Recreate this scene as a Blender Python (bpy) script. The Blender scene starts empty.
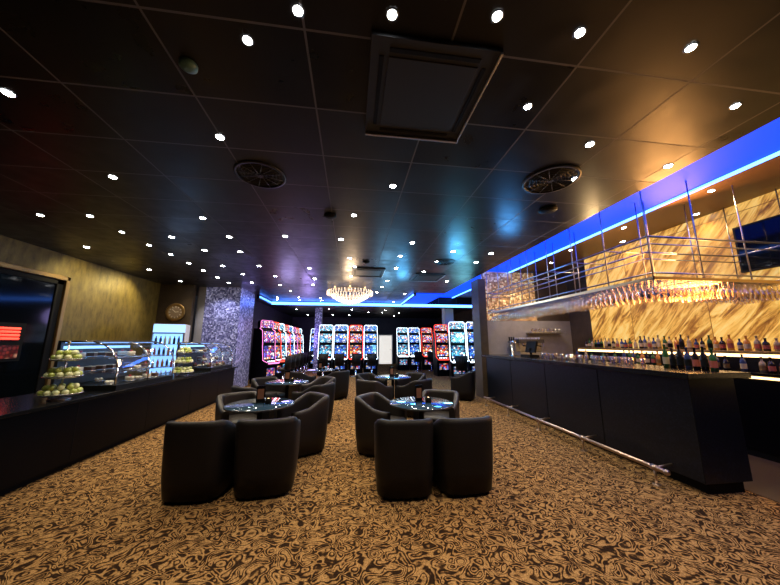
import bpy, bmesh, math, random
from mathutils import Vector, Matrix, Quaternion
random.seed(7)
S=bpy.context.scene
S.view_settings.view_transform='Standard'
S.view_settings.exposure=0.0

# ---------------------------------------------------------------- materials
def newmat(name):
    m=bpy.data.materials.new(name); m.use_nodes=True
    nt=m.node_tree; b=nt.nodes['Principled BSDF']
    return m,nt,b
def mat(name,col,rough=.5,metal=0,emit=None,es=0,coat=0,bump=0,bs=40,spec=.5):
    m,nt,b=newmat(name)
    b.inputs['Base Color'].default_value=(*col,1)
    b.inputs['Roughness'].default_value=rough
    b.inputs['Metallic'].default_value=metal
    b.inputs['Coat Weight'].default_value=coat
    b.inputs['Specular IOR Level'].default_value=spec
    if emit:
        b.inputs['Emission Color'].default_value=(*emit,1)
        b.inputs['Emission Strength'].default_value=es
    if bump:
        tc=nt.nodes.new('ShaderNodeTexCoord'); n=nt.nodes.new('ShaderNodeTexNoise')
        n.inputs['Scale'].default_value=bs; n.inputs['Detail'].default_value=4
        bp=nt.nodes.new('ShaderNodeBump'); bp.inputs['Strength'].default_value=bump; bp.inputs['Distance'].default_value=.01
        nt.links.new(tc.outputs['Object'],n.inputs['Vector'])
        nt.links.new(n.outputs['Fac'],bp.inputs['Height']); nt.links.new(bp.outputs['Normal'],b.inputs['Normal'])
    return m
def ramp(nt,stops,interp='LINEAR'):
    r=nt.nodes.new('ShaderNodeValToRGB'); cr=r.color_ramp; cr.interpolation=interp
    while len(cr.elements)<len(stops): cr.elements.new(.5)
    for e,(p,c) in zip(cr.elements,stops):
        e.position=p; e.color=(*c,1)
    return r
def mth(nt,op,a,b=None):
    n=nt.nodes.new('ShaderNodeMath'); n.operation=op
    for i,v in enumerate((a,b)):
        if v is None: continue
        if isinstance(v,(int,float)): n.inputs[i].default_value=v
        else: nt.links.new(v,n.inputs[i])
    return n.outputs[0]

def glassmat(name,tint=(1,1,1),fac=.2,rough=.03,gcol=(1,1,1)):
    m=bpy.data.materials.new(name); m.use_nodes=True; nt=m.node_tree; nt.nodes.clear()
    o=nt.nodes.new('ShaderNodeOutputMaterial'); t=nt.nodes.new('ShaderNodeBsdfTransparent'); g=nt.nodes.new('ShaderNodeBsdfGlossy')
    t.inputs[0].default_value=(*tint,1); g.inputs['Roughness'].default_value=rough; g.inputs[0].default_value=(*gcol,1)
    lw=nt.nodes.new('ShaderNodeLayerWeight'); lw.inputs[0].default_value=fac
    mx=nt.nodes.new('ShaderNodeMixShader')
    nt.links.new(lw.outputs['Facing'],mx.inputs[0]); nt.links.new(t.outputs[0],mx.inputs[1]); nt.links.new(g.outputs[0],mx.inputs[2]); nt.links.new(mx.outputs[0],o.inputs[0])
    return m

def carpet():
    m,nt,b=newmat('carpet_swirl')
    tc=nt.nodes.new('ShaderNodeTexCoord')
    n=nt.nodes.new('ShaderNodeTexNoise'); n.inputs['Scale'].default_value=6.6; n.inputs['Detail'].default_value=.4; n.inputs['Distortion'].default_value=1.7
    nt.links.new(tc.outputs['Object'],n.inputs['Vector'])
    s=mth(nt,'SINE',mth(nt,'MULTIPLY',n.outputs['Fac'],44.0))
    n2=nt.nodes.new('ShaderNodeTexNoise'); n2.inputs['Scale'].default_value=16; n2.inputs['Detail'].default_value=3
    nt.links.new(tc.outputs['Object'],n2.inputs['Vector'])
    s2=mth(nt,'ADD',s,mth(nt,'MULTIPLY',mth(nt,'SUBTRACT',n2.outputs['Fac'],.5),5.0))
    f=mth(nt,'ADD',mth(nt,'MULTIPLY',s2,.5),.5)
    r=ramp(nt,[(.0,(.022,.012,.007)),(.32,(.045,.024,.011)),(.5,(.20,.112,.042)),(.75,(.30,.175,.066)),(1,(.36,.22,.09))])
    nt.links.new(f,r.inputs[0])
    n3=nt.nodes.new('ShaderNodeTexNoise'); n3.inputs['Scale'].default_value=110; n3.inputs['Detail'].default_value=3
    nt.links.new(tc.outputs['Object'],n3.inputs['Vector'])
    r3=ramp(nt,[(.3,(.35,.35,.35)),(.7,(1.4,1.35,1.3))]); nt.links.new(n3.outputs['Fac'],r3.inputs[0])
    mx=nt.nodes.new('ShaderNodeMix'); mx.data_type='RGBA'; mx.blend_type='MULTIPLY'; mx.inputs[0].default_value=1
    nt.links.new(r.outputs[0],mx.inputs[6]); nt.links.new(r3.outputs[0],mx.inputs[7])
    nt.links.new(mx.outputs[2],b.inputs['Base Color'])
    b.inputs['Roughness'].default_value=1; b.inputs['Specular IOR Level'].default_value=.05
    bp=nt.nodes.new('ShaderNodeBump'); bp.inputs['Strength'].default_value=.5; bp.inputs['Distance'].default_value=.006
    nt.links.new(n3.outputs['Fac'],bp.inputs['Height']); nt.links.new(bp.outputs['Normal'],b.inputs['Normal'])
    return m
def ceilmat():
    m,nt,b=newmat('ceiling_tiles')
    tc=nt.nodes.new('ShaderNodeTexCoord'); mp=nt.nodes.new('ShaderNodeMapping'); mp.inputs['Location'].default_value=(.32,.3,0)
    nt.links.new(tc.outputs['Object'],mp.inputs[0])
    def brick(c1,c2,mo,ms=.007):
        br=nt.nodes.new('ShaderNodeTexBrick'); br.offset=0; br.inputs['Scale'].default_value=1
        br.inputs['Brick Width'].default_value=.9; br.inputs['Row Height'].default_value=.6; br.inputs['Mortar Size'].default_value=ms; br.inputs['Mortar Smooth'].default_value=.0
        br.inputs['Color1'].default_value=(*c1,1); br.inputs['Color2'].default_value=(*c2,1); br.inputs['Mortar'].default_value=(*mo,1)
        nt.links.new(mp.outputs[0],br.inputs['Vector']); return br
    br=brick((.003,.003,.004),(.010,.009,.010),(.13,.125,.135))
    nt.links.new(br.outputs['Color'],b.inputs['Base Color'])
    n=nt.nodes.new('ShaderNodeTexNoise'); n.inputs['Scale'].default_value=5; n.inputs['Detail'].default_value=5
    nt.links.new(tc.outputs['Object'],n.inputs['Vector'])
    b2=brick((.0,)*3,(.12,)*3,(.3,)*3)
    rr=ramp(nt,[(.3,(.24,)*3),(.7,(.36,)*3)]); nt.links.new(n.outputs['Fac'],rr.inputs[0])
    nt.links.new(mth(nt,'ADD',rr.outputs[0],b2.outputs['Color']),b.inputs['Roughness'])
    b.inputs['Specular IOR Level'].default_value=.26
    bp=nt.nodes.new('ShaderNodeBump'); bp.inputs['Strength'].default_value=.8; bp.inputs['Distance'].default_value=.01
    nt.links.new(br.outputs['Fac'],bp.inputs['Height']); nt.links.new(bp.outputs['Normal'],b.inputs['Normal'])
    return m
def onyx():
    m,nt,b=newmat('backlit_onyx')
    tc=nt.nodes.new('ShaderNodeTexCoord')
    sx=nt.nodes.new('ShaderNodeSeparateXYZ'); nt.links.new(tc.outputs['Object'],sx.inputs[0])
    slabi=mth(nt,'FLOOR',mth(nt,'DIVIDE',sx.outputs[1],1.4))
    cc=nt.nodes.new('ShaderNodeCombineXYZ'); nt.links.new(mth(nt,'MULTIPLY',slabi,3.7),cc.inputs[0]); nt.links.new(sx.outputs[1],cc.inputs[1]); nt.links.new(sx.outputs[2],cc.inputs[2])
    mp=nt.nodes.new('ShaderNodeMapping')
    mp.inputs['Rotation'].default_value=(math.radians(48),0,0)
    nt.links.new(cc.outputs[0],mp.inputs[0])
    m2=nt.nodes.new('ShaderNodeMapping'); m2.inputs['Scale'].default_value=(1,.9,6.0); nt.links.new(mp.outputs[0],m2.inputs[0])
    n=nt.nodes.new('ShaderNodeTexNoise'); n.inputs['Scale'].default_value=1.5; n.inputs['Detail'].default_value=9; n.inputs['Roughness'].default_value=.68; n.inputs['Distortion'].default_value=.9
    nt.links.new(m2.outputs[0],n.inputs['Vector'])
    r=ramp(nt,[(.34,(.09,.028,.004)),(.42,(.34,.13,.015)),(.49,(.78,.39,.065)),(.56,(1,.60,.14)),(.66,(1,.74,.28)),(.76,(.55,.24,.04))])
    nt.links.new(n.outputs['Fac'],r.inputs[0])
    br=nt.nodes.new('ShaderNodeTexBrick'); br.offset=0; br.inputs['Brick Width'].default_value=1.4; br.inputs['Row Height'].default_value=1.2; br.inputs['Scale'].default_value=1; br.inputs['Mortar Size'].default_value=.006
    br.inputs['Color1'].default_value=(1,1,1,1); br.inputs['Color2'].default_value=(.75,.75,.75,1); br.inputs['Mortar'].default_value=(.2,.12,.05,1)
    cx=nt.nodes.new('ShaderNodeCombineXYZ')
    nt.links.new(sx.outputs[1],cx.inputs[0]); nt.links.new(sx.outputs[2],cx.inputs[1]); nt.links.new(cx.outputs[0],br.inputs['Vector'])
    mx=nt.nodes.new('ShaderNodeMix'); mx.data_type='RGBA'; mx.blend_type='MULTIPLY'; mx.inputs[0].default_value=1
    nt.links.new(r.outputs[0],mx.inputs[6]); nt.links.new(br.outputs[0],mx.inputs[7])
    b.inputs['Base Color'].default_value=(.16,.08,.02,1); nt.links.new(mx.outputs[2],b.inputs['Emission Color'])
    b.inputs['Emission Strength'].default_value=.95; b.inputs['Roughness'].default_value=.4; b.inputs['Specular IOR Level'].default_value=.2
    return m
def mosaic(name,c1,c2,c3,scale=28,metal=.7,es=.0,bump=.7,spec=.5):
    m,nt,b=newmat(name)
    tc=nt.nodes.new('ShaderNodeTexCoord')
    v=nt.nodes.new('ShaderNodeTexVoronoi'); v.inputs['Scale'].default_value=scale; v.inputs['Randomness'].default_value=.35
    nt.links.new(tc.outputs['Object'],v.inputs['Vector'])
    sp=nt.nodes.new('ShaderNodeSeparateColor'); nt.links.new(v.outputs['Color'],sp.inputs[0])
    r=ramp(nt,[(0,c1),(.5,c2),(.85,c3),(1,(min(1,c3[0]*1.5),min(1,c3[1]*1.5),min(1,c3[2]*1.5)))]); nt.links.new(sp.outputs[0],r.inputs[0])
    nt.links.new(r.outputs[0],b.inputs['Base Color']); b.inputs['Metallic'].default_value=metal; b.inputs['Roughness'].default_value=.35
    b.inputs['Specular IOR Level'].default_value=spec
    if es:
        nt.links.new(r.outputs[0],b.inputs['Emission Color']); b.inputs['Emission Strength'].default_value=es
    bp=nt.nodes.new('ShaderNodeBump'); bp.inputs['Strength'].default_value=bump; bp.inputs['Distance'].default_value=.01
    nt.links.new(sp.outputs[1],bp.inputs['Height']); nt.links.new(bp.outputs['Normal'],b.inputs['Normal'])
    return m
def screen(name,stops,es=1.6,scale=7,seed=0):
    m,nt,b=newmat(name)
    tc=nt.nodes.new('ShaderNodeTexCoord'); mp=nt.nodes.new('ShaderNodeMapping'); mp.inputs['Location'].default_value=(seed*3.1,seed*1.7,seed*2.3)
    nt.links.new(tc.outputs['Object'],mp.inputs[0])
    v=nt.nodes.new('ShaderNodeTexVoronoi'); v.inputs['Scale'].default_value=scale; v.inputs['Randomness'].default_value=.6
    nt.links.new(mp.outputs[0],v.inputs['Vector'])
    sp=nt.nodes.new('ShaderNodeSeparateColor'); nt.links.new(v.outputs['Color'],sp.inputs[0])
    r=ramp(nt,stops,'CONSTANT'); nt.links.new(sp.outputs[0],r.inputs[0])
    d=ramp(nt,[(.0,(1.3,1.3,1.3)),(.35,(.7,.7,.7)),(.6,(.16,.16,.2))]); nt.links.new(mth(nt,'MULTIPLY',v.outputs['Distance'],1.0),d.inputs[0])
    mx=nt.nodes.new('ShaderNodeMix'); mx.data_type='RGBA'; mx.blend_type='MULTIPLY'; mx.inputs[0].default_value=1
    nt.links.new(r.outputs[0],mx.inputs[6]); nt.links.new(d.outputs[0],mx.inputs[7])
    b.inputs['Base Color'].default_value=(.01,.01,.01,1); b.inputs['Roughness'].default_value=.1
    nt.links.new(mx.outputs[2],b.inputs['Emission Color']); b.inputs['Emission Strength'].default_value=es
    return m
def wallpaper(name,c1,c2,scale=3.0,stretch=1):
    m,nt,b=newmat(name)
    tc=nt.nodes.new('ShaderNodeTexCoord'); mp=nt.nodes.new('ShaderNodeMapping'); mp.inputs['Scale'].default_value=(stretch,stretch,1)
    n=nt.nodes.new('ShaderNodeTexNoise'); n.inputs['Scale'].default_value=scale; n.inputs['Detail'].default_value=8; n.inputs['Roughness'].default_value=.7
    nt.links.new(tc.outputs['Object'],mp.inputs[0]); nt.links.new(mp.outputs[0],n.inputs['Vector'])
    r=ramp(nt,[(.3,c1),(.7,c2)]); nt.links.new(n.outputs['Fac'],r.inputs[0]); nt.links.new(r.outputs[0],b.inputs['Base Color'])
    b.inputs['Roughness'].default_value=.5; b.inputs['Metallic'].default_value=.25
    n2=nt.nodes.new('ShaderNodeTexNoise'); n2.inputs['Scale'].default_value=60
    nt.links.new(tc.outputs['Object'],n2.inputs['Vector'])
    bp=nt.nodes.new('ShaderNodeBump'); bp.inputs['Strength'].default_value=.4; bp.inputs['Distance'].default_value=.01
    nt.links.new(n2.outputs['Fac'],bp.inputs['Height']); nt.links.new(bp.outputs['Normal'],b.inputs['Normal'])
    return m

M_carpet=carpet(); M_ceil=ceilmat(); M_onyx=onyx()
M_ceilbar=mat('bar_ceiling_paint',(.13,.065,.028),.5,.1)
M_gold=wallpaper('gold_wallpaper',(.075,.052,.010),(.24,.175,.038),3,3)
M_dark=mat('dark_wall',(.01,.009,.01),.6)
M_brown=wallpaper('brown_wall',(.05,.035,.02),(.10,.07,.04))
M_greyw=wallpaper('grey_wall',(.25,.23,.2),(.34,.31,.27))
M_purp=wallpaper('dark_violet_wall',(.015,.012,.03),(.04,.028,.06))
M_goldframe=mat('gilt_frame',(.30,.19,.07),.4,.7)
M_black=mat('black_lacquer',(.002,.002,.003),.35,0,spec=.08)
M_blackm=mat('black_matt',(.005,.005,.005),.6,spec=.12)
M_leather=mat('black_leather',(.006,.0048,.0048),.5,0,bump=.25,bs=90,spec=.22)
M_leather2=mat('brown_leather',(.012,.009,.008),.48,0,bump=.25,bs=90,spec=.3)
M_chrome=mat('chrome',(.75,.75,.78),.18,1)
M_brass=mat('brass',(.62,.44,.24),.3,1)
M_rail=mat('foot_rail_metal',(.50,.38,.30),.35,1)
M_steel=mat('brushed_steel',(.45,.43,.42),.35,.9)
M_dsteel=mat('dark_steel',(.10,.10,.11),.4,.8)
M_tabletop=mat('glossy_table_top',(.02,.05,.09),.10,0,coat=.8)
M_barfront=mosaic('bar_front_gloss',(.002,.003,.005),(.003,.004,.008),(.005,.007,.012),scale=60,metal=.0,bump=.04,spec=.28)
M_bartop=mat('bar_top_stone',(.005,.005,.005),.2,spec=.35)
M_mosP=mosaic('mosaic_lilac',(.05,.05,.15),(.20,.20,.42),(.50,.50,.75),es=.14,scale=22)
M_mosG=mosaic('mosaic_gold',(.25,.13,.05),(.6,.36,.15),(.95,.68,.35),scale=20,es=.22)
M_lamp=mat('downlight_lens',(1,1,1),.3,0,(.95,.98,1),60)
M_blueglow=mat('blue_cove_glow',(.0,.0,.01),.6,0,(.004,.05,1.0),2.0,spec=.1)  # ceiling glow from the cove LEDs, put in as emission
M_blueline=mat('blue_led_line',(.0,.0,.1),.5,0,(.06,.22,1.0),10)
M_whiteled=mat('white_led',(1,1,1),.5,0,(.75,.88,1.0),5)
M_warmled=mat('warm_led',(1,.9,.6),.5,0,(1,.62,.24),4)
M_pinkled=mat('magenta_led',(1,.3,.6),.5,0,(.9,.2,.6),2)
M_redled=mat('red_led',(1,.1,.05),.5,0,(1,.05,.03),3)
M_white=mat('white_paint',(.75,.76,.78),.4)
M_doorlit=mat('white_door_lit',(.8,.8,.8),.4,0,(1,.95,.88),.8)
M_glass=glassmat('clear_glass',(.96,.98,.99),.12)
M_stem=glassmat('stemware_glass',(.95,.92,.88),.62,.12,(1,.90,.70))
M_windowg=mat('dark_window_glass',(.002,.003,.004),.08,0,spec=.2)
M_lime=mat('green_apple',(.36,.42,.08),.3)
M_lime2=mat('pale_apple',(.6,.62,.32),.3)
M_plate=mat('plate_metal',(.6,.6,.6),.25,.8)
M_choc=mat('chocolate_cake',(.10,.04,.02),.4)
M_cream=mat('cream',(.75,.66,.5),.5)
M_berry=mat('berry',(.5,.04,.05),.35)
M_crystal=mat('crystal',(.95,.9,.8),.1,0,(1,.76,.52),2.0)
M_cyan=mat('fridge_glow',(.3,.5,.75),.4,0,(.25,.50,1.0),1.9)
M_bot=[mat('bottle_amber',(.35,.12,.02),.1,0,(.8,.3,.05),.12),mat('bottle_green',(.03,.10,.03),.1),mat('bottle_clear',(.35,.28,.16),.1),mat('bottle_dark',(.015,.01,.01),.1),mat('bottle_blue',(.03,.05,.14),.1)]
M_label=mat('label',(.42,.34,.2),.6); M_labelr=mat('label_red',(.32,.07,.04),.6)
M_detect=mat('detector_plastic',(.10,.22,.2),.4)
M_vent=mat('vent_grille',(.010,.010,.012),.5,.1)
M_tile=mat('bar_floor_tile',(.045,.030,.021),.4)

# ---------------------------------------------------------------- mesh builder
class MB:
    def __init__(s): s.bm=bmesh.new(); s.mats=[]
    def mi(s,m):
        if m not in s.mats: s.mats.append(m)
        return s.mats.index(m)
    def face(s,vs,m,smooth=False):
        try: f=s.bm.faces.new(vs)
        except ValueError: return
        f.material_index=s.mi(m); f.smooth=smooth
    def box(s,x0,x1,y0,y1,z0,z1,m,M=None):
        c=[Vector((x,y,z)) for z in (z0,z1) for y in (y0,y1) for x in (x0,x1)]
        if M: c=[M@v for v in c]
        v=[s.bm.verts.new(p) for p in c]
        for q in ((0,2,3,1),(4,5,7,6),(0,1,5,4),(2,6,7,3),(0,4,6,2),(1,3,7,5)): s.face([v[i] for i in q],m)
    def cyl(s,p0,p1,r0,m,r1=None,seg=12,smooth=True):
        if r1 is None: r1=r0
        p0=Vector(p0); p1=Vector(p1); d=(p1-p0); q=d.to_track_quat('Z','Y')
        A=[];B=[]
        for i in range(seg):
            a=2*math.pi*i/seg; o=Vector((math.cos(a),math.sin(a),0))
            A.append(s.bm.verts.new(p0+q@(o*r0))); B.append(s.bm.verts.new(p1+q@(o*r1)))
        for i in range(seg):
            j=(i+1)%seg; s.face([A[i],A[j],B[j],B[i]],m,smooth)
        s.face(A[::-1],m); s.face(B,m)
    def lathe(s,prof,c,m,seg=16,smooth=True,cap=True,mfun=None):
        c=Vector(c); rings=[]
        for r,z in prof:
            rings.append([s.bm.verts.new(c+Vector((r*math.cos(2*math.pi*i/seg),r*math.sin(2*math.pi*i/seg),z))) for i in range(seg)])
        for k in range(len(rings)-1):
            mm=mfun(k) if mfun else m
            for i in range(seg):
                j=(i+1)%seg; s.face([rings[k][i],rings[k][j],rings[k+1][j],rings[k+1][i]],mm,smooth)
        if cap: s.face(rings[0][::-1],m); s.face(rings[-1],m)
    def sphere(s,c,r,m,sc=(1,1,1),u=10,v=7):
        c=Vector(c)
        rings=[]
        top=s.bm.verts.new(c+Vector((0,0,r*sc[2]))); bot=s.bm.verts.new(c-Vector((0,0,r*sc[2])))
        for k in range(1,v):
            th=math.pi*k/v
            rings.append([s.bm.verts.new(c+Vector((r*sc[0]*math.sin(th)*math.cos(2*math.pi*i/u),r*sc[1]*math.sin(th)*math.sin(2*math.pi*i/u),r*sc[2]*math.cos(th)))) for i in range(u)])
        for i in range(u):
            j=(i+1)%u
            s.face([top,rings[0][i],rings[0][j]],m,True); s.face([rings[-1][i],bot,rings[-1][j]],m,True)
            for k in range(len(rings)-1): s.face([rings[k][i],rings[k+1][i],rings[k+1][j],rings[k][j]],m,True)
    def prism(s,pts,a0,a1,m,axis='x',smooth=False):
        def P(p,a):
            if axis=='x': return Vector((a,p[0],p[1]))
            if axis=='y': return Vector((p[0],a,p[1]))
            return Vector((p[0],p[1],a))
        A=[s.bm.verts.new(P(p,a0)) for p in pts]; B=[s.bm.verts.new(P(p,a1)) for p in pts]
        n=len(pts)
        for i in range(n):
            j=(i+1)%n; s.face([A[i],A[j],B[j],B[i]],m,smooth)
        s.face(A[::-1],m); s.face(B,m)
    def quad(s,ps,m):
        s.face([s.bm.verts.new(Vector(p)) for p in ps],m)
    def tube(s,pts,r,m,seg=8):
        for a,b in zip(pts[:-1],pts[1:]): s.cyl(a,b,r,m,seg=seg)
    def finish(s,name,loc=(0,0,0),rz=0,bevel=0,normals=True,scale=1):
        if normals: bmesh.ops.recalc_face_normals(s.bm,faces=s.bm.faces)
        me=bpy.data.meshes.new(name); s.bm.to_mesh(me); s.bm.free()
        for m in s.mats: me.materials.append(m)
        return place(me,name,loc,rz,bevel,scale)
def place(me,name,loc=(0,0,0),rz=0,bevel=0,scale=1):
    o=bpy.data.objects.new(name,me); S.collection.objects.link(o)
    o.location=loc; o.rotation_euler=(0,0,math.radians(rz)); o.scale=(scale,)*3
    if bevel:
        b=o.modifiers.new('bevel','BEVEL'); b.width=bevel; b.segments=2; b.limit_method='ANGLE'; b.angle_limit=math.radians(50)
    return o
def slab(name,x0,x1,y0,y1,z0,z1,m,bevel=0):
    b=MB(); b.box(x0,x1,y0,y1,z0,z1,m); return b.finish(name,bevel=bevel)

ZC=3.4; ZB=3.75; XL=-6.1; XR=6.7; YF=-2.5; YB=22
# ---------------------------------------------------------------- room shell
slab('floor',XL-.1,XR+.1,YF-.1,YB+.1,-.1,0,M_carpet)
slab('bar_floor',4.2,XR,-1,8.2,0,.006,M_tile)
b=MB(); b.box(XL-.1,3.5,YF-.1,YB+.1,ZC,ZC+.5,M_ceil); b.box(3.5,XR+.1,13.6,YB+.1,ZC,ZC+.5,M_ceil); b.finish('ceiling')
slab('ceiling.001',3.5,XR+.1,YF-.1,13.6,ZB,ZB+.15,M_ceilbar)
slab('wall_left',XL-.1,XL,YF,10.0,0,ZC,M_gold)
slab('wall_right',XR,XR+.1,YF,YB,0,ZB,M_brown)
slab('wall_back',XL,XR,YB,YB+.1,0,ZC,M_purp)
slab('wall_front',XL,XR,YF-.1,YF,0,ZB,M_dark)
slab('wall_partition',XL,-5.1,10.0,10.15,0,ZC,M_brown)
slab('wall_left_gaming',-4.4,-4.3,11.7,YB,0,ZC,M_purp)
b=MB(); b.box(-5.1,-4.86,10.3,11.7,0,ZC,M_greyw); b.box(-4.86,-3.75,10.3,11.7,0,ZC,M_mosP); b.finish('mosaic_column')
slab('baseboard_left',XL,XL+.02,YF,10,0,.12,M_dark)
slab('baseboard_back',-4.3,XR,YB-.02,YB,0,.12,M_dark)

# window with gilt frame
b=MB()
b.box(XL,XL+.03,0.2,6.85,.25,2.85,M_windowg)
for (y0,y1,z0,z1) in ((.1,6.95,2.84,2.93),(.1,6.95,.15,.27),(6.87,6.95,.15,2.93),(.1,.22,.15,2.93)):
    b.box(XL,XL+.09,y0,y1,z0,z1,M_goldframe)
b.box(XL+.02,XL+.05,6.72,6.87,.27,2.84,M_blackm); b.box(XL+.02,XL+.05,.2,6.87,2.74,2.84,M_blackm)
b.finish('window_1',bevel=.012)
b=MB()
b.box(XL+.04,XL+.06,5.7,6.3,1.22,1.90,M_blackm)
for k in range(4): b.tube([(XL+.07,5.8,1.62+.06*k),(XL+.07,6.2,1.62+.06*k)],.02,M_redled)
b.box(XL+.06,XL+.07,5.76,6.24,1.27,1.5,screen('sign_screen',[(0,(.35,.03,.02)),(.5,(.2,.02,.02)),(.8,(.5,.2,.12))],.8,14))
b.finish('neon_sign')

# door far
b=MB(); D=YB-.01
b.box(2.0,3.1,D-.06,D,0,2.15,M_white); b.box(2.08,3.02,D-.08,D-.055,0,2.07,M_doorlit)
b.box(2.2,2.9,D-.085,D-.078,1.15,1.9,M_doorlit); b.box(2.2,2.9,D-.085,D-.078,.2,.95,M_doorlit)
b.cyl((2.95,D-.13,1.05),(2.83,D-.13,1.05),.012,M_chrome); b.cyl((2.95,D-.13,1.05),(2.95,D-.08,1.05),.012,M_chrome)
b.finish('door_1')

# blue coves
b=MB(); b.box(3.53,4.85,YF,13.55,ZB-.02,ZB,M_blueglow)  # wide panel glows in place of LED-lit ceiling
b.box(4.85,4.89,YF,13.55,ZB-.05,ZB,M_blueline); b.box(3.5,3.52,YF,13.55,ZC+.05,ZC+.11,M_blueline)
b.finish('led_cove_and_glow')
b=MB(); b.box(-3.7,6.4,13.6,14.0,ZC-.16,ZC,M_ceil); b.box(-3.7,6.4,13.57,13.6,ZC-.15,ZC-.03,M_blueline)
b.box(-3.7,-3.6,11.8,13.6,ZC-.16,ZC,M_ceil); b.box(-3.6,-3.58,11.8,13.57,ZC-.1,ZC-.06,M_blueline)
b.box(2.3,2.4,10.6,13.6,ZC-.10,ZC,M_ceil); b.box(2.28,2.3,10.6,13.57,ZC-.09,ZC-.04,M_blueline); b.box(2.4,3.5,10.6,13.6,ZC-.03,ZC-.001,M_blueglow)  # last box: blue ceiling glow put in as emission
b.finish('ceiling_bulkhead')

# ---------------------------------------------------------------- ceiling fixtures
near=[(-.68,1.61),(-1.23,2.55),(-2.26,4.45),(1.35,1.86),(.455,3.18),(2.2,2.2),(2.98,1.64),(2.1,1.29),(1.33,1.3),(.79,1.28),(.19,1.35),(-.34,1.4),(-2.72,3.4),(-3.88,4.59),(-4.58,4.65),(-2.6,2.25),(-3.9,5.23),(-3.9,5.9),(-3.85,6.5),(0,4.05),(3.3,2.4),(2.5,2.75),(-1.1,1.2),(-1.8,1.25)]
far=[]
for y in (5.3,6.2,7.2,8.3,9.5,10.8,12.2,13.2,15,16.5,18,20):
    for x in (-3.1,-2.2,-1.2,-.1,1.0,2.0,2.9):
        if random.random()<.72: far.append((x+random.uniform(-.15,.15),y+random.uniform(-.25,.25)))
for y in (7.2,7.9,8.7,9.5): far.append((-3.85,y)); 
for y in (6.2,8.0,9.4): far.append((-5.2,y))
far=[p for p in far if not (math.hypot(p[0]+.08,p[1]-10)<.95 or 2.2<p[0] and p[1]>10.4 and p[1]<13.7)]
b=MB()
def dl(x,y,z,r=.036):
    b.lathe([(r+.002,-.004),(r+.008,-.007),(r+.012,-.001)],(x,y,z),M_dsteel,seg=16,cap=False)
    b.cyl((x,y,z-.006),(x,y,z-.001),r,M_lamp,seg=14)
for (x,y) in near: dl(x,y,ZC,.026 if y<2 else .034)
for (x,y) in far: dl(x,y,ZC,.042)
barl=[(5.2,2.0),(5.9,2.6),(5.2,3.3),(5.9,4.0),(5.2,4.7),(5.9,5.4),(5.2,6.1),(5.5,7.2)]
for (x,y) in barl: dl(x,y,ZB)
b.finish('recessed_downlights',normals=False)

def cassette(x,y,s):
    b=MB(); 
    b.box(-.42,.42,-.42,.42,-.03,0,M_vent); b.box(-.3,.3,-.3,.3,-.036,-.03,M_vent)
    b.box(-.42,.42,.40,.42,-.05,-.028,M_steel); b.box(.405,.42,-.42,.42,-.045,-.028,M_steel)
    for (x0,x1,y0,y1) in ((-.3,.3,.33,.36),(-.3,.3,-.36,-.33),(-.36,-.33,-.3,.3),(.33,.36,-.3,.3)): b.box(x0,x1,y0,y1,-.034,-.03,M_blackm)
    b.finish('air_conditioner_cassette',(x,y,ZC-.001),bevel=.004,scale=s)
cassette(.5,1.87,1); cassette(.4,7.5,1); cassette(2.1,7.9,1)
def diffuser(x,y,r=.3):
    b=MB(); b.lathe([(r,0),(r,-.012),(r*.9,-.018),(r*.9,0)],(0,0,0),M_vent,seg=32,cap=False)
    for k in range(1,7):
        rr=r*.9*k/7; b.lathe([(rr,0),(rr-.008,-.014),(rr-.016,0)],(0,0,0),M_vent,seg=28,cap=False)
    for k in range(12):
        a=k*math.pi/6; b.cyl((0.02*math.cos(a),.02*math.sin(a),-.008),(r*.9*math.cos(a+.35),r*.9*math.sin(a+.35),-.008),.005,M_dsteel,seg=5)
    b.cyl((0,0,-.02),(0,0,0),.03,M_vent)
    b.finish('ceiling_air_diffuser',(x,y,ZC))
diffuser(2.24,2.81); diffuser(-1.05,3.14,.27); diffuser(2.1,6.3,.25)
def detector(x,y,m,r=.055):
    b=MB(); b.lathe([(r,0),(r,-.02),(r*.7,-.035),(r*.3,-.045)],(0,0,0),m,seg=20); b.finish('smoke_detector',(x,y,ZC))
detector(-1.13,1.83,M_detect); detector(2.7,3.5,M_blackm,.12); detector(-.35,4.1,M_blackm,.09); detector(.3,6.5,M_blackm,.08)

# chandelier
b=MB()
b.cyl((0,0,-.03),(0,0,0),.14,M_chrome,seg=20); b.cyl((0,0,-.3),(0,0,0),.012,M_chrome)
for (R,z) in ((.78,-.10),(.60,-.20),(.40,-.30),(.2,-.38)):
    n=28
    pts=[(R*math.cos(2*math.pi*i/n),R*math.sin(2*math.pi*i/n),z) for i in range(n+1)]
    b.tube(pts,.010,M_brass,6)
    cnt=int(R*60)
    for i in range(cnt):
        a=2*math.pi*i/cnt
        for k in range(4): 
            b.sphere((R*math.cos(a),R*math.sin(a),z-.02-.035*k),.013,M_crystal,(1,1,1.3),5,3)
for i in range(28):
    a=2*math.pi*i/28
    for k in range(16):
        t=k/15; rr=.78-.70*t; z=-.10-.32*math.sin(t*math.pi/2)-.06*math.sin(math.pi*t)
        b.sphere((rr*math.cos(a),rr*math.sin(a),z-.03),.013,M_crystal,(1,1,1.3),5,3)
for i in range(8):
    a=2*math.pi*i/8; b.tube([(0,0,-.06),(.4*math.cos(a),.4*math.sin(a),-.04),(.78*math.cos(a),.78*math.sin(a),-.10)],.008,M_brass,6)
    b.lathe([(.0,0),(.02,.01),(.022,.05),(.0,.08)],(.7*math.cos(a),.7*math.sin(a),-.09),M_warmled,seg=8,cap=False)
b.sphere((0,0,-.5),.05,M_crystal)
b.finish('crystal_chandelier',(-.08,10,ZC))

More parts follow.
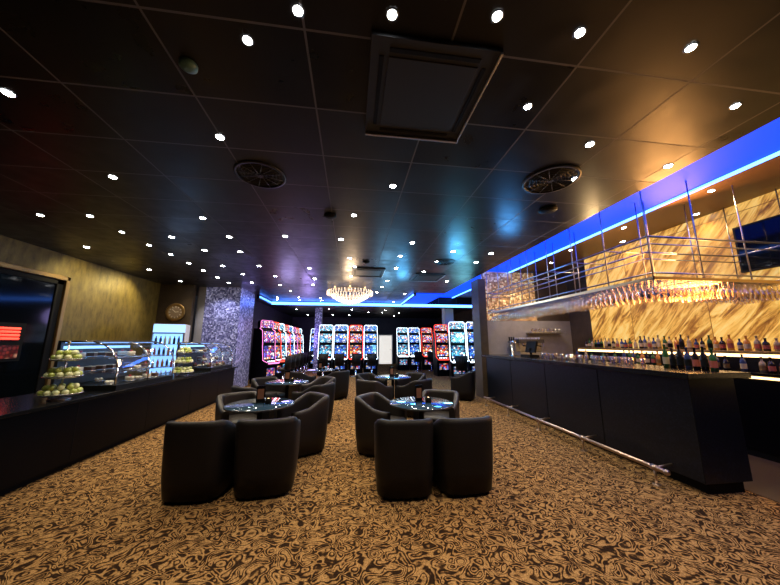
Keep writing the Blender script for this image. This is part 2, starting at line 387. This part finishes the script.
# ---------------------------------------------------------------- tub chair
def tubchair_mesh(m):
    b=MB(); hw=.318; th=.085; fr=.30; 
    st=[]
    n=26
    for y in (fr,fr-.12,fr-.24): st.append((hw,y,(1,0)))
    for i in range(1,n):
        a=math.pi*i/n; c=math.cos(a); s_=math.sin(a); e=.55
        st.append((hw*math.copysign(abs(c)**e,c),.04-.34*s_**e,(math.copysign(abs(c)**1.4,c),-s_**1.4)))
    for y in (fr-.24,fr-.12,fr): st.append((-hw,y,(-1,0)))
    N=len(st); rings=[]; inner=[]
    for k,(x,y,nr) in enumerate(st):
        back=max(0,min(1,(.14-y)/.36)); back=back*back*(3-2*back)
        zt=.62+.15*back; lean=.03*back
        ln=math.hypot(*nr); nx,ny=nr[0]/ln,nr[1]/ln
        prof=[(-.03,.04),(-.008,.25),(0,zt-.05),(-.006,zt-.018),(-.022,zt-.002),(-.06,zt-.002),(-.079,zt-.018),(-th,zt-.05),(-th,.30),(-th,.04)]
        ring=[]
        for (o,z) in prof:
            ly=-lean*(z/.76)
            ring.append(b.bm.verts.new((x+nx*o,y+ny*o+ly,z)))
        rings.append(ring); inner.append((x-nx*th*.95,y-ny*th*.95))
    L=len(rings[0])
    for k in range(N-1):
        for i in range(L):
            j=(i+1)%L; b.face([rings[k][i],rings[k+1][i],rings[k+1][j],rings[k][j]],m,True)
    b.face(rings[0],m); b.face(rings[-1][::-1],m)
    b.prism(inner,.05,.34,m,'z')
    cin=[(x*.97,y*.97+.005) for x,y in inner]; cin=[(x,(y+.02 if y>.25 else y)) for x,y in cin]
    A=[b.bm.verts.new((x,y,.345)) for x,y in cin]; B=[b.bm.verts.new((x,y,.43)) for x,y in cin]; C=[b.bm.verts.new((x*.9,y*.9+.01,.46)) for x,y in cin]
    nn=len(cin)
    for i in range(nn):
        j=(i+1)%nn; b.face([A[i],A[j],B[j],B[i]],m,True); b.face([B[i],B[j],C[j],C[i]],m,True)
    b.face(A[::-1],m); b.face(C,m,True)
    for (x,y) in ((.2,.22),(-.2,.22),(.2,-.2),(-.2,-.2)): b.cyl((x,y,0),(x,y,.06),.022,M_blackm)
    bmesh.ops.recalc_face_normals(b.bm,faces=b.bm.faces)
    me=bpy.data.meshes.new('tub_chair'); b.bm.to_mesh(me); b.bm.free()
    for mm in b.mats: me.materials.append(mm)
    return me
CH=tubchair_mesh(M_leather); CH2=tubchair_mesh(M_leather2)
def table_mesh():
    b=MB(); b.lathe([(.0,.715),(.38,.715),(.425,.73),(.43,.742),(.42,.75),(.0,.75)],(0,0,0),M_tabletop,seg=48,cap=False)
    b.lathe([(.429,.726),(.434,.738),(.429,.747)],(0,0,0),M_dsteel,seg=48,cap=False)
    b.lathe([(.26,0),(.26,.012),(.08,.03),(.04,.06),(.035,.68),(.10,.715)],(0,0,0),M_blackm,seg=24)
    bmesh.ops.recalc_face_normals(b.bm,faces=b.bm.faces)
    me=bpy.data.meshes.new('round_table'); b.bm.to_mesh(me); b.bm.free()
    for mm in b.mats: me.materials.append(mm)
    return me
TB=table_mesh()
M_menu=mat('menu_card',(.14,.06,.03),.5)
def menu(x,y,rz):
    b=MB(); b.box(-.06,.06,-.03,.03,0,.012,M_blackm); b.box(-.055,.055,-.006,.006,.012,.22,M_black); b.box(-.04,.04,-.0075,.0075,.05,.18,M_menu)
    b.finish('menu_stand',(x,y,.75),rz)
    b=MB(); b.lathe([(.0,0),(.04,0),(.047,.03),(.042,.07),(.038,.07),(.038,.02),(0,.02)],(0,0,0),M_blackm,seg=16,cap=False); b.sphere((0,0,.05),.02,M_warmled,u=8,v=5); b.finish('candle_holder',(x+.12,y-.06,.75))
def group(x,y,chairs):
    place(TB,'round_table',(x,y,0)); menu(x-.02,y+.05,20)
    for (dx,dy,rz,m) in chairs: place(m,'tub_chair',(x+dx,y+dy,0),rz)
group(.96,4.05,[(-.37,-.67,-4,CH),(.27,-.68,3,CH),(-.52,.45,-125,CH2),(.42,.62,150,CH2)])
group(-1.18,4.25,[(-.36,-.66,-3,CH),(.30,-.66,6,CH),(.5,.42,125,CH2),(-.45,.62,-145,CH2)])
group(-1.3,6.5,[(.62,-.42,55,CH),(-.5,-.55,-40,CH),(.6,.45,125,CH2),(-.5,.5,-135,CH)])
group(1.0,7.1,[(-.5,-.55,-45,CH2),(.42,-.58,38,CH),(-.5,.5,-135,CH),(.55,.45,130,CH)])
group(-.9,9.2,[(-.5,-.5,-45,CH),(.5,-.5,45,CH)])
place(CH,'tub_chair',(3.15,8.1,0),60)

# ---------------------------------------------------------------- left counter
b=MB(); b.box(-4.35,-3.45,-1.5,9.5,.08,.81,M_black); b.box(-4.3,-3.52,-1.5,9.4,0,.08,M_blackm)
b.box(-4.4,-3.38,-1.5,9.55,.81,.85,M_bartop)
for k in range(8): b.box(-3.452,-3.447,-1.0+k*1.35,-.992+k*1.35,.1,.80,M_blackm)
b.finish('buffet_counter',bevel=.006)
ZT=.85
def fruitstand(x,y,z,s=1):
    b=MB(); b.lathe([(.10,0),(.10,.01),(.02,.025)],(0,0,0),M_plate,seg=20); b.cyl((0,0,0),(0,0,.66),.008,M_plate); b.sphere((0,0,.67),.018,M_plate)
    for (zz,R) in ((.05,.20),(.25,.175),(.45,.145)):
        b.lathe([(0.01,zz),(R*.8,zz),(R,zz+.02),(R*.98,zz+.025),(R*.78,zz+.008),(.01,zz+.008)],(0,0,0),M_plate,seg=24,cap=False)
        r=.034
        for (rr,cz) in ((R-.045,zz+.043),(R-.11,zz+.045),(R-.075,zz+.095)):
            if rr<.03: continue
            n=max(3,int(2*math.pi*rr/(2.1*r)))
            for i in range(n):
                a=2*math.pi*i/n+zz*7
                b.sphere((rr*math.cos(a),rr*math.sin(a),cz),r,random.choice([M_lime,M_lime2]),(1,1,.92),9,6)
    b.finish('tiered_fruit_stand',(x,y,z),scale=s)
fruitstand(-3.60,4.30,ZT,1.05); fruitstand(-3.60,7.0,ZT,1.05)

def displaycase(y0,y1,s=1):
    b=MB(); z=0; L=y1-y0
    b.box(-.42,.38,0,L,z,z+.07,M_blackm); b.box(-.42,-.38,0,L,.07,.66,M_dsteel); 
    arc=[(.36,.07),(.36,.30),(.33,.42),(.26,.54),(.15,.62),(.02,.66)]
    for (a0,a1) in zip(arc[:-1],arc[1:]):
        b.quad([(a0[0],0,a0[1]),(a0[0],L,a0[1]),(a1[0],L,a1[1]),(a1[0],0,a1[1])],M_glass)
    for yy in (0,L/2,L):
        b.tube([(p[0],yy,p[1]) for p in arc]+[(-.4,yy,.66)],.012,M_chrome,6)
    b.box(-.42,.03,0,L,.655,.675,M_dsteel)
    for yy in (.0,L): b.quad([(-.4,yy,.07),(.36,yy,.07),(.36,yy,.3),(.26,yy,.54),(.02,yy,.66),(-.4,yy,.66)],M_glass)
    b.box(-.36,-.0,.03,L-.03,.642,.65,M_cyan)
    b.box(-.378,-.37,.04,L-.04,.56,.60,M_cyan)
    for (zz,xx) in ((.23,.30),(.43,.2)):
        b.box(-.37,xx,.02,L-.02,zz,zz+.008,M_glass); b.box(xx,xx+.01,.02,L-.02,zz-.004,zz+.012,M_chrome)
    for (zz,xx) in ((.07,.28),(.24,.24),(.44,.12)):
        yy=.12
        while yy<L-.1:
            for x in (-.22,(xx-.08)):
                t=random.random(); 
                if random.random()<.3: continue
                b.lathe([(.07,zz),(.075,zz+.01),(.02,zz+.012)],(x,yy,0),M_plate,seg=12)
                if t<.4: b.cyl((x,yy,zz+.012),(x,yy,zz+.07),.055,random.choice([M_choc,M_cream]),seg=14); b.sphere((x,yy,zz+.08),.018,M_berry)
                elif t<.7: b.box(x-.05,x+.05,yy-.03,yy+.03,zz+.012,zz+.06,M_choc); b.box(x-.05,x+.05,yy-.03,yy+.03,zz+.06,zz+.07,M_cream)
                else:
                    for q in range(4): b.sphere((x+.03*math.cos(q*1.57),yy+.03*math.sin(q*1.57),zz+.035),.026,M_cream,(1,1,.8))
            yy+=.19
    b.finish('pastry_display_case',(-3.84,y0,ZT),scale=s)
displaycase(4.95,6.25,1.08); displaycase(7.95,9.2,1.05)

# fridge
b=MB()
b.box(-.36,.36,-.3,.35,.08,2.05,M_white); b.box(-.33,.33,-.31,-.30,.30,1.78,M_cyan)
b.box(-.35,.35,-.33,-.30,1.80,2.03,M_cyan); b.box(-.36,.36,-.32,-.3,.08,.26,M_blackm)
for z in (.3,.6,.9,1.2,1.5):
    b.box(-.32,.32,-.36,-.31,z,z+.012,M_chrome)
    for k in range(6): 
        x=-.26+k*.1; mm=random.choice([M_bot[0],M_bot[3],M_cream,M_berry,M_bot[4]])
        b.lathe([(.03,0),(.03,.13),(.012,.18),(.012,.21)],(x,-.345,z+.012),mm,seg=8)
b.box(-.34,.34,-.395,-.385,.28,1.79,M_glass)
for x in (-.36,.33): b.box(x,x+.03,-.40,-.31,.26,1.81,M_steel)
for z in (.26,1.79): b.box(-.36,.36,-.40,-.31,z,z+.03,M_steel)
b.cyl((.30,-.43,.8),(.30,-.43,1.3),.012,M_chrome)
for (x,y) in ((-.3,-.25),(.3,-.25),(-.3,.3),(.3,.3)): b.cyl((x,y,0),(x,y,.08),.03,M_blackm)
b.finish('beverage_fridge',(-5.0,8.95,0),18)
b=MB(); b.lathe([(.0,0),(.27,0),(.29,.02),(.27,.04),(.2,.03),(.19,.015),(0,.015)],(0,0,0),M_goldframe,seg=40,cap=False)
b.cyl((0,0,.014),(0,0,.02),.235,mat('clock_face',(.25,.18,.11),.5),seg=32)
for k in range(12):
    a=k*math.pi/6; b.box(-.008,.008,.15,.2,.015,.026,M_cream,Matrix.Rotation(a,4,'Z'))
b.box(-.006,.006,0,.13,.02,.028,M_cream,Matrix.Rotation(.8,4,'Z')); b.box(-.008,.008,0,.09,.02,.03,M_cream,Matrix.Rotation(-1.4,4,'Z'))
o=b.finish('wall_clock',(-5.55,9.99,2.5)); o.rotation_euler=(math.radians(90),0,0)

# ---------------------------------------------------------------- bar
b=MB(); b.box(3.62,4.2,2.8,7.6,.12,1.17,M_barfront); b.box(3.72,4.15,2.85,7.6,0,.12,M_blackm)
b.box(3.52,4.32,2.72,7.68,1.17,1.23,M_bartop)
for k in range(5): b.box(3.614,3.62,2.8+k*1.2-.003,2.8+k*1.2+.003,.12,1.17,M_blackm)
b.finish('bar_counter',bevel=.006)
b=MB(); b.cyl((3.38,2.98,.18),(3.38,7.3,.18),.024,M_rail,seg=16); b.sphere((3.38,2.97,.18),.032,M_rail); b.sphere((3.38,7.31,.18),.032,M_rail)
for k in range(5):
    y=3.1+k*1.03; b.cyl((3.38,y,.0),(3.38,y,.18),.012,M_rail); b.cyl((3.38,y,.18),(3.61,y,.2),.012,M_rail); b.cyl((3.38,y,0),(3.38,y,.012),.04,M_rail)
    b.cyl((3.38,y-.03,.18),(3.38,y+.03,.18),.032,M_rail)
b.finish('foot_rail')

# back bar
b=MB()
b.box(5.55,6.05,1.0,6.9,.0,1.10,M_blackm); b.box(5.5,6.05,1.0,6.9,1.10,1.14,M_bartop)
b.box(5.8,6.05,1.0,6.9,1.14,1.40,M_blackm); b.box(5.78,6.05,1.0,6.9,1.40,1.43,M_goldframe)
b.box(5.79,5.8,1.0,6.9,1.34,1.385,M_warmled)
for k in range(6): b.box(5.535,5.55,1.0+k*1.0,1.97+k*1.0,.1,1.05,M_black)
b.box(5.51,5.55,1.0,6.9,1.06,1.09,M_warmled)
b.finish('back_bar_cabinet',bevel=.004)
b=MB(); b.box(4.4,6.6,7.55,8.17,0,1.1,M_blackm); b.box(4.4,6.6,7.5,8.17,1.1,1.14,M_steel); b.finish('service_counter',bevel=.004)
slab('onyx_panel',6.07,6.6,1.0,6.7,0,ZB-.02,M_onyx)
b=MB(); b.box(3.95,XR,8.2,8.35,0,2.2,M_greyw); b.box(3.95,5.6,8.19,8.35,2.2,ZB-.06,M_mosG); b.box(5.6,XR,8.2,8.35,2.2,ZB,M_brown); b.finish('wall_bar_end')
slab('pillar',3.72,3.95,8.1,8.6,0,ZC+.04,M_brown)
b=MB()
b.box(6.0,6.06,2.35,3.65,2.62,3.35,M_blackm); b.box(5.99,6.0,2.38,3.62,2.65,3.32,M_windowg); b.box(6.06,6.069,2.8,3.2,2.85,3.1,M_dsteel); b.finish('wall_television',bevel=.004)
b=MB(); b.box(5.2,6.3,7.9,8.19,1.82,1.85,M_steel)
for k in range(9): b.lathe([(.03,0),(.035,.11),(.033,.11),(.028,.01)],(5.3+k*.11,8.03,1.85),M_stem,seg=8)
b.finish('glass_shelf')

def bottle(b,x,y,z,h,m,r=.036,lab=M_label):
    b.lathe([(r,0),(r,h*.55),(r*.85,h*.64),(r*.36,h*.74),(r*.36,h*.93),(r*.42,h*.93),(r*.42,h)],(x,y,z),m,seg=10)
    b.lathe([(r*1.03,h*.15),(r*1.03,h*.45)],(x,y,z),lab,seg=10,cap=False)
b=MB(); y=1.3
while y<6.8:
    bottle(b,5.92,y,1.43,random.uniform(.18,.27),random.choice(M_bot),random.uniform(.030,.038),random.choice([M_label,M_label,M_labelr,M_blackm]))
    if random.random()<.75: bottle(b,5.66,y+.04,1.14,random.uniform(.20,.27),random.choice(M_bot),.034,random.choice([M_label,M_labelr,M_goldframe]))
    y+=random.uniform(.08,.12)
b.finish('liquor_bottles')
b=MB()
for k in range(42):
    y=3.7+k*.055
    if random.random()<.3: continue
    x=4.1+random.uniform(-.05,.12); b.lathe([(.028,0),(.034,.10),(.031,.10),(.026,.01)],(x,y,1.23),M_stem,seg=9)
b.finish('tumbler_glasses')
b=MB()
for k in range(7): bottle(b,4.12,2.9+k*.085,1.23,random.uniform(.24,.30),random.choice([M_bot[3],M_bot[3],M_bot[4],M_bot[1]]),.034,random.choice([M_label,M_labelr,M_blackm,M_blackm]))
b.finish('bar_top_bottles')
# espresso machine
b=MB(); b.box(-.38,.38,-.25,.25,.06,.16,M_steel); b.box(-.38,.38,-.02,.25,.16,.46,M_steel); b.box(-.38,.38,-.22,.25,.40,.50,M_dsteel); b.box(-.34,.34,-.24,-.02,.155,.165,M_blackm)
for x in (-.2,.2):
    b.cyl((x,-.13,.40),(x,-.13,.32),.035,M_chrome); b.cyl((x,-.13,.33),(x,-.32,.31),.014,M_blackm); b.cyl((x,-.13,.32),(x,-.13,.29),.008,M_chrome)
for x in (-.35,.35): b.cyl((x,-.18,.4),(x,-.2,.2),.007,M_chrome); b.cyl((x*.9,-.2,0),(x*.9,-.2,.06),.02,M_blackm); b.cyl((x*.9,.2,0),(x*.9,.2,.06),.02,M_blackm)
for i in range(6):
    for j in range(3): b.lathe([(.02,0),(.033,.05),(.03,.05),(.018,.005)],(-.3+i*.12,-.1+j*.12,.50),M_white,seg=9)
b.finish('espresso_machine',(5.0,7.85,1.14),bevel=.006)
b=MB(); b.lathe([(.06,0),(.06,.015),(.03,.03),(.025,.32)],(0,0,0),M_chrome,seg=14); b.cyl((-.14,0,.34),(.14,0,.34),.03,M_chrome)
for x in (-.1,0,.1): b.cyl((x,0,.34),(x-.06,0,.30),.01,M_chrome); b.cyl((x,0,.36),(x,0,.46),.014,M_blackm,r1=.02)
b.finish('beer_tap',(3.98,6.9,1.23),90)
b=MB(); b.box(-.17,.17,-.12,.12,0,.05,M_blackm); b.box(-.18,.18,-.02,.02,.1,.36,M_blackm,Matrix.Rotation(-.25,4,'X')); b.cyl((0,.04,.05),(0,0,.2),.025,M_blackm)
b.box(-.16,.16,.021,.024,.12,.34,M_cyan,Matrix.Rotation(-.25,4,'X'))
b.finish('cash_register',(4.05,6.3,1.23),-90)

# glass rack
b=MB(); X0,X1,Y0,Y1=3.75,4.4,3.1,7.6; XE=6.0
def rail(p,q,r=.011,m=M_steel): b.cyl(p,q,r,m,seg=8)
for z,r in ((2.90,.014),(2.80,.009),(2.42,.011)):
    rail((X0,Y0,z),(X0,Y1,z),r); rail((X1,Y0+.6,z),(X1,Y1,z),r); rail((X0,Y1,z),(X1,Y1,z),r)
    rail((X0,Y0,z),(XE,Y0,z),r); rail((X1,Y0+.6,z),(XE,Y0+.6,z),r); rail((XE,Y0,z),(XE,Y0+.6,z),r)
for k in range(8):
    y=Y0+k*(Y1-Y0)/7
    rail((X0,y,2.36),(X0,y,ZB-.02),.008)
    if y>Y0+.6: rail((X1,y,2.36),(X1,y,ZB-.02),.008)
    if k: rail((X0,y,2.90),(X1,y,2.90),.008)
for k in (1,2,3):
    x=X0+k*(XE-X0)/3; rail((x,Y0,2.36),(x,Y0,ZB-.02),.008); rail((x,Y0+.6,2.36),(x,Y0+.6,ZB-.02),.008)
for k in range(7):
    x=X0+.02+k*.102; b.box(x-.012,x+.012,Y0,Y1,2.345,2.37,M_dsteel)
for k in range(7):
    y=Y0+.01+k*.097; b.box(X1+.05,XE,y-.012,y+.012,2.345,2.37,M_dsteel)
b.box(X0-.015,X0,Y0-.015,Y1,2.33,2.37,M_brass); b.box(X0-.015,XE,Y0-.015,Y0,2.33,2.37,M_brass)
b.finish('hanging_glass_rack')
b=MB()
def hangglass(x,y,z,s=1):
    b.lathe([(.033*s,0),(.006*s,-.008*s),(.005*s,-.075*s),(.022*s,-.095*s),(.038*s,-.13*s),(.038*s,-.16*s),(.030*s,-.205*s)],(x,y,z),M_stem,seg=9,cap=False)
for k in range(6):
    x=X0+.071+k*.102; y=Y0+.06
    while y<Y1-.04:
        if random.random()<.93: hangglass(x,y,2.344,random.choice([1,1,1.1,.9]))
        y+=.088
for k in range(6):
    y=Y0+.058+k*.097; x=X1+.1
    while x<XE-.04:
        if random.random()<.93: hangglass(x,y,2.344,random.choice([1,1,1.1]))
        x+=.088
b.finish('hanging_wine_glasses',normals=False)

# ---------------------------------------------------------------- slot machines
themes={
 'blue':[(0,(.05,.2,1)),(.3,(.2,.6,1)),(.5,(.9,.95,1)),(.7,(.02,.05,.3)),(.92,(1,.6,.2))],
 'pink':[(0,(.6,.05,.25)),(.2,(.2,.12,.8)),(.4,(1,.8,.9)),(.65,(.04,.05,.3)),(.85,(1,.35,.1))],
 'red':[(0,(.8,.05,.03)),(.25,(1,.45,.12)),(.42,(1,.92,.85)),(.62,(.06,.02,.05)),(.8,(.15,.25,.9))],
 'cyan':[(0,(.1,.5,.8)),(.3,(.3,.85,.95)),(.45,(.95,1,1)),(.7,(.03,.08,.25)),(.88,(.9,.25,.2))]}
def slotmesh(th,led):
    A=screen('screen_'+th,themes[th],2.1,13,1); B=screen('screen_b_'+th,themes[th],2.8,20,2)
    b=MB(); w=.33
    prof=[(-.34,.0),(-.34,.66),(-.47,.74),(-.45,.80),(-.22,.88),(-.15,1.45),(-.16,1.5),(-.10,2.02),(.05,2.1),(.34,2.1),(.34,0)]
    b.prism(prof,-w,w,M_black)
    def pan(y0,z0,y1,z1,off,mm,ww):
        d=Vector((0,y1-y0,z1-z0)).normalized(); n=Vector((0,-d.z,d.y))*off
        b.quad([(-ww,y0+n.y,z0+n.z),(ww,y0+n.y,z0+n.z),(ww,y1+n.y,z1+n.z),(-ww,y1+n.y,z1+n.z)],mm)
    pan(-.34,.30,-.34,.58,.006,A,.22); pan(-.215,.92,-.155,1.42,.008,A,.27); pan(-.158,1.56,-.105,1.98,.008,B,.27)
    for i in range(6): b.cyl((-.2+i*.08,-.37,.83),(-.2+i*.08,-.375,.85),.022,M_whiteled if i<5 else M_redled,seg=10)
    b.box(-.3,.3,-.475,-.465,.745,.79,led)
    for s in (-1,1):
        b.tube([(s*(w+.005),p[0]-.005,p[1]) for p in prof[3:9]],.009,led,6)
    arc=[(-.33,2.1),(-.33,2.36),(-.28,2.42),(.28,2.42),(.33,2.36),(.33,2.1)]
    b.prism(arc,.0,.16,M_black,'y'); 
    arc2=[(x*.9,2.13+(z-2.1)*.84) for x,z in arc]; vs=[b.bm.verts.new((x,-.006,z)) for x,z in arc2]; b.face(vs,B)
    b.tube([(x,-.004,z) for x,z in arc],.008,led,6)
    bmesh.ops.recalc_face_normals(b.bm,faces=b.bm.faces)
    me=bpy.data.meshes.new('slot_machine'); b.bm.to_mesh(me); b.bm.free()
    for mm in b.mats: me.materials.append(mm)
    return me
SM={'blue':slotmesh('blue',M_whiteled),'pink':slotmesh('pink',M_pinkled),'red':slotmesh('red',M_redled),'cyan':slotmesh('cyan',M_whiteled)}
def stoolmesh():
    b=MB(); b.lathe([(.24,0),(.24,.015),(.05,.035),(.035,.06),(.035,.5)],(0,0,0),M_chrome,seg=20)
    b.lathe([(.18,.48),(.23,.5),(.235,.56),(.2,.6),(.0,.61)],(0,0,0),M_leather,seg=20)
    for i in range(9):
        a=math.radians(-150+i*15)
        a2=a+math.radians(15)
        if i<8:
            p=[];
            for (aa,rr,zz) in ((a,.25,.56),(a2,.25,.56),(a2,.27,1.05),(a,.27,1.05),(a,.20,.56),(a2,.20,.56),(a2,.22,1.05),(a,.22,1.05)):
                p.append(b.bm.verts.new((rr*math.cos(aa),rr*math.sin(aa),zz)))
            for q in ((0,1,2,3),(5,4,7,6),(3,2,6,7),(0,4,5,1),(0,3,7,4),(1,5,6,2)): b.face([p[k] for k in q],M_leather,True)
    bmesh.ops.recalc_face_normals(b.bm,faces=b.bm.faces)
    me=bpy.data.meshes.new('gaming_stool'); b.bm.to_mesh(me); b.bm.free()
    for mm in b.mats: me.materials.append(mm)
    return me
ST=stoolmesh()
def slot(x,y,rz,th,stool=True):
    place(SM[th],'slot_machine',(x,y,0),rz)
    if stool:
        d=Matrix.Rotation(math.radians(rz),3,'Z')@Vector((0,-.95,0))
        place(ST,'gaming_stool',(x+d.x,y+d.y,0),rz+random.uniform(-20,20))
ths=['pink','red','cyan','red','blue','pink','red','cyan']
for k in range(8): slot(-3.35,12.2+k*1.0,62,ths[k])
for k,t in enumerate(['cyan','blue','red','blue']): slot(-1.25+k*.74,14.9,0,t)
for k,t in enumerate(['blue','pink','cyan','blue','pink']): slot(-2.2+k*.8,19.0,0,t,False)
for k,t in enumerate(['blue','red']): slot(3.7+k*.78,17.2,0,t)
slot(3.0,17.2,0,'cyan',False)
slot(4.35,13.9,0,'red',False)
for k,t in enumerate(['cyan','blue','cyan']): slot(4.45+k*.78,12.0,-12,t)
slab('pillar',4.75,5.2,14.4,14.9,0,ZC,M_white)
slab('pillar',-1.95,-1.6,15.9,16.3,0,ZC,M_mosP)

# ---------------------------------------------------------------- lights
def light(kind,name,loc,e,col=(1,1,1),size=.1,tgt=None,spot=120,blend=.8,sy=None):
    l=bpy.data.lights.new(name,kind); l.energy=e; l.color=col
    if kind=='SPOT': l.spot_size=math.radians(spot); l.spot_blend=blend; l.shadow_soft_size=size
    elif kind=='POINT': l.shadow_soft_size=size
    else:
        l.size=size
        if sy: l.shape='RECTANGLE'; l.size_y=sy
    o=bpy.data.objects.new(name,l); S.collection.objects.link(o); o.location=loc
    d=Vector(tgt if tgt else (loc[0],loc[1],0))-Vector(loc)
    o.rotation_euler=d.to_track_quat('-Z','Y').to_euler()
    return o
W=(1,.82,.58)
for (x,y) in near: light('SPOT','downlight_beam',(x,y,ZC-.03),(56 if y>1.5 else 28) if x>-2.5 else 18,W,.04)
for (x,y) in far:
    if y<13.5: light('SPOT','downlight_beam',(x,y,ZC-.03),66 if x>-3.4 else 34,W,.04)
for (x,y) in barl: light('SPOT','bar_downlight_beam',(x,y,ZB-.03),48,(1,.64,.28),.04)
light('POINT','chandelier_glow',(-.08,10,2.7),60,(1,.7,.42),.2)
light('AREA','onyx_wash_fill',(4.9,3.6,2.6),110,(1,.45,.13),.6,(2.4,2.2,ZC),sy=2)  # added fill without fixture: warm wash on the ceiling tiles
light('POINT','rack_fill',(4.7,4.8,2.9),50,(1,.66,.3),.1)  # added fill without fixture, brightens the hanging glasses
light('POINT','cove_spill_fill',(3.0,5.0,2.9),26,(.08,.4,1),.2)  # these blue points are added fills, tinting the ceiling beside the cove
light('POINT','cove_spill_fill',(2.6,6.8,2.9),34,(.08,.5,1),.2)
light('POINT','cove_spill_fill',(1.6,9.0,2.9),32,(.1,.5,1),.2)
light('POINT','gaming_glow',(-2.3,15.5,1.8),90,(.5,.35,1),.3)
light('POINT','gaming_glow',(1.5,12.5,1.8),80,(.2,.6,1),.3)
light('POINT','gaming_glow',(4.5,11,1.9),70,(.2,.8,1),.3)
light('POINT','gaming_glow',(-2.4,11.0,2.4),30,(.5,.4,1),.3)
light('SPOT','wall_washer',(-5.3,8.9,3.3),120,(1,.82,.38),.05,(-6.1,8.3,2.2),110)
light('SPOT','wall_washer',(-5.3,7.2,3.3),45,(1,.82,.38),.05,(-6.1,7.2,2.6),110)
light('SPOT','column_washer',(-4.3,9.3,3.3),150,(.7,.75,1),.05,(-4.3,10.3,1.9),80)
light('SPOT','service_washer',(5.0,7.3,3.5),120,(1,.85,.65),.05,(5.1,8.2,1.7),90)
light('SPOT','buffet_spot',(-3.2,4.0,3.3),70,(1,.95,.85),.05,(-3.7,4.5,1.1),42)
light('SPOT','buffet_spot',(-3.2,6.6,3.3),70,(1,.95,.85),.05,(-3.7,7.0,1.1),42)

w=bpy.data.worlds.new('World'); S.world=w; w.use_nodes=True
w.node_tree.nodes['Background'].inputs[0].default_value=(.05,.05,.06,1); w.node_tree.nodes['Background'].inputs[1].default_value=.2

# ---------------------------------------------------------------- camera
cd=bpy.data.cameras.new('camera'); cam=bpy.data.objects.new('camera',cd); S.collection.objects.link(cam)
cd.sensor_width=36; cd.lens=290/780*36; cd.clip_start=.05; cd.clip_end=100
cam.location=(0,0,1.55)
ph=math.radians(9.8); th=math.radians(7.5)
F=Vector((math.sin(th)*math.cos(ph),math.cos(th)*math.cos(ph),math.sin(ph)))
cam.rotation_euler=F.to_track_quat('-Z','Y').to_euler()
S.camera=cam
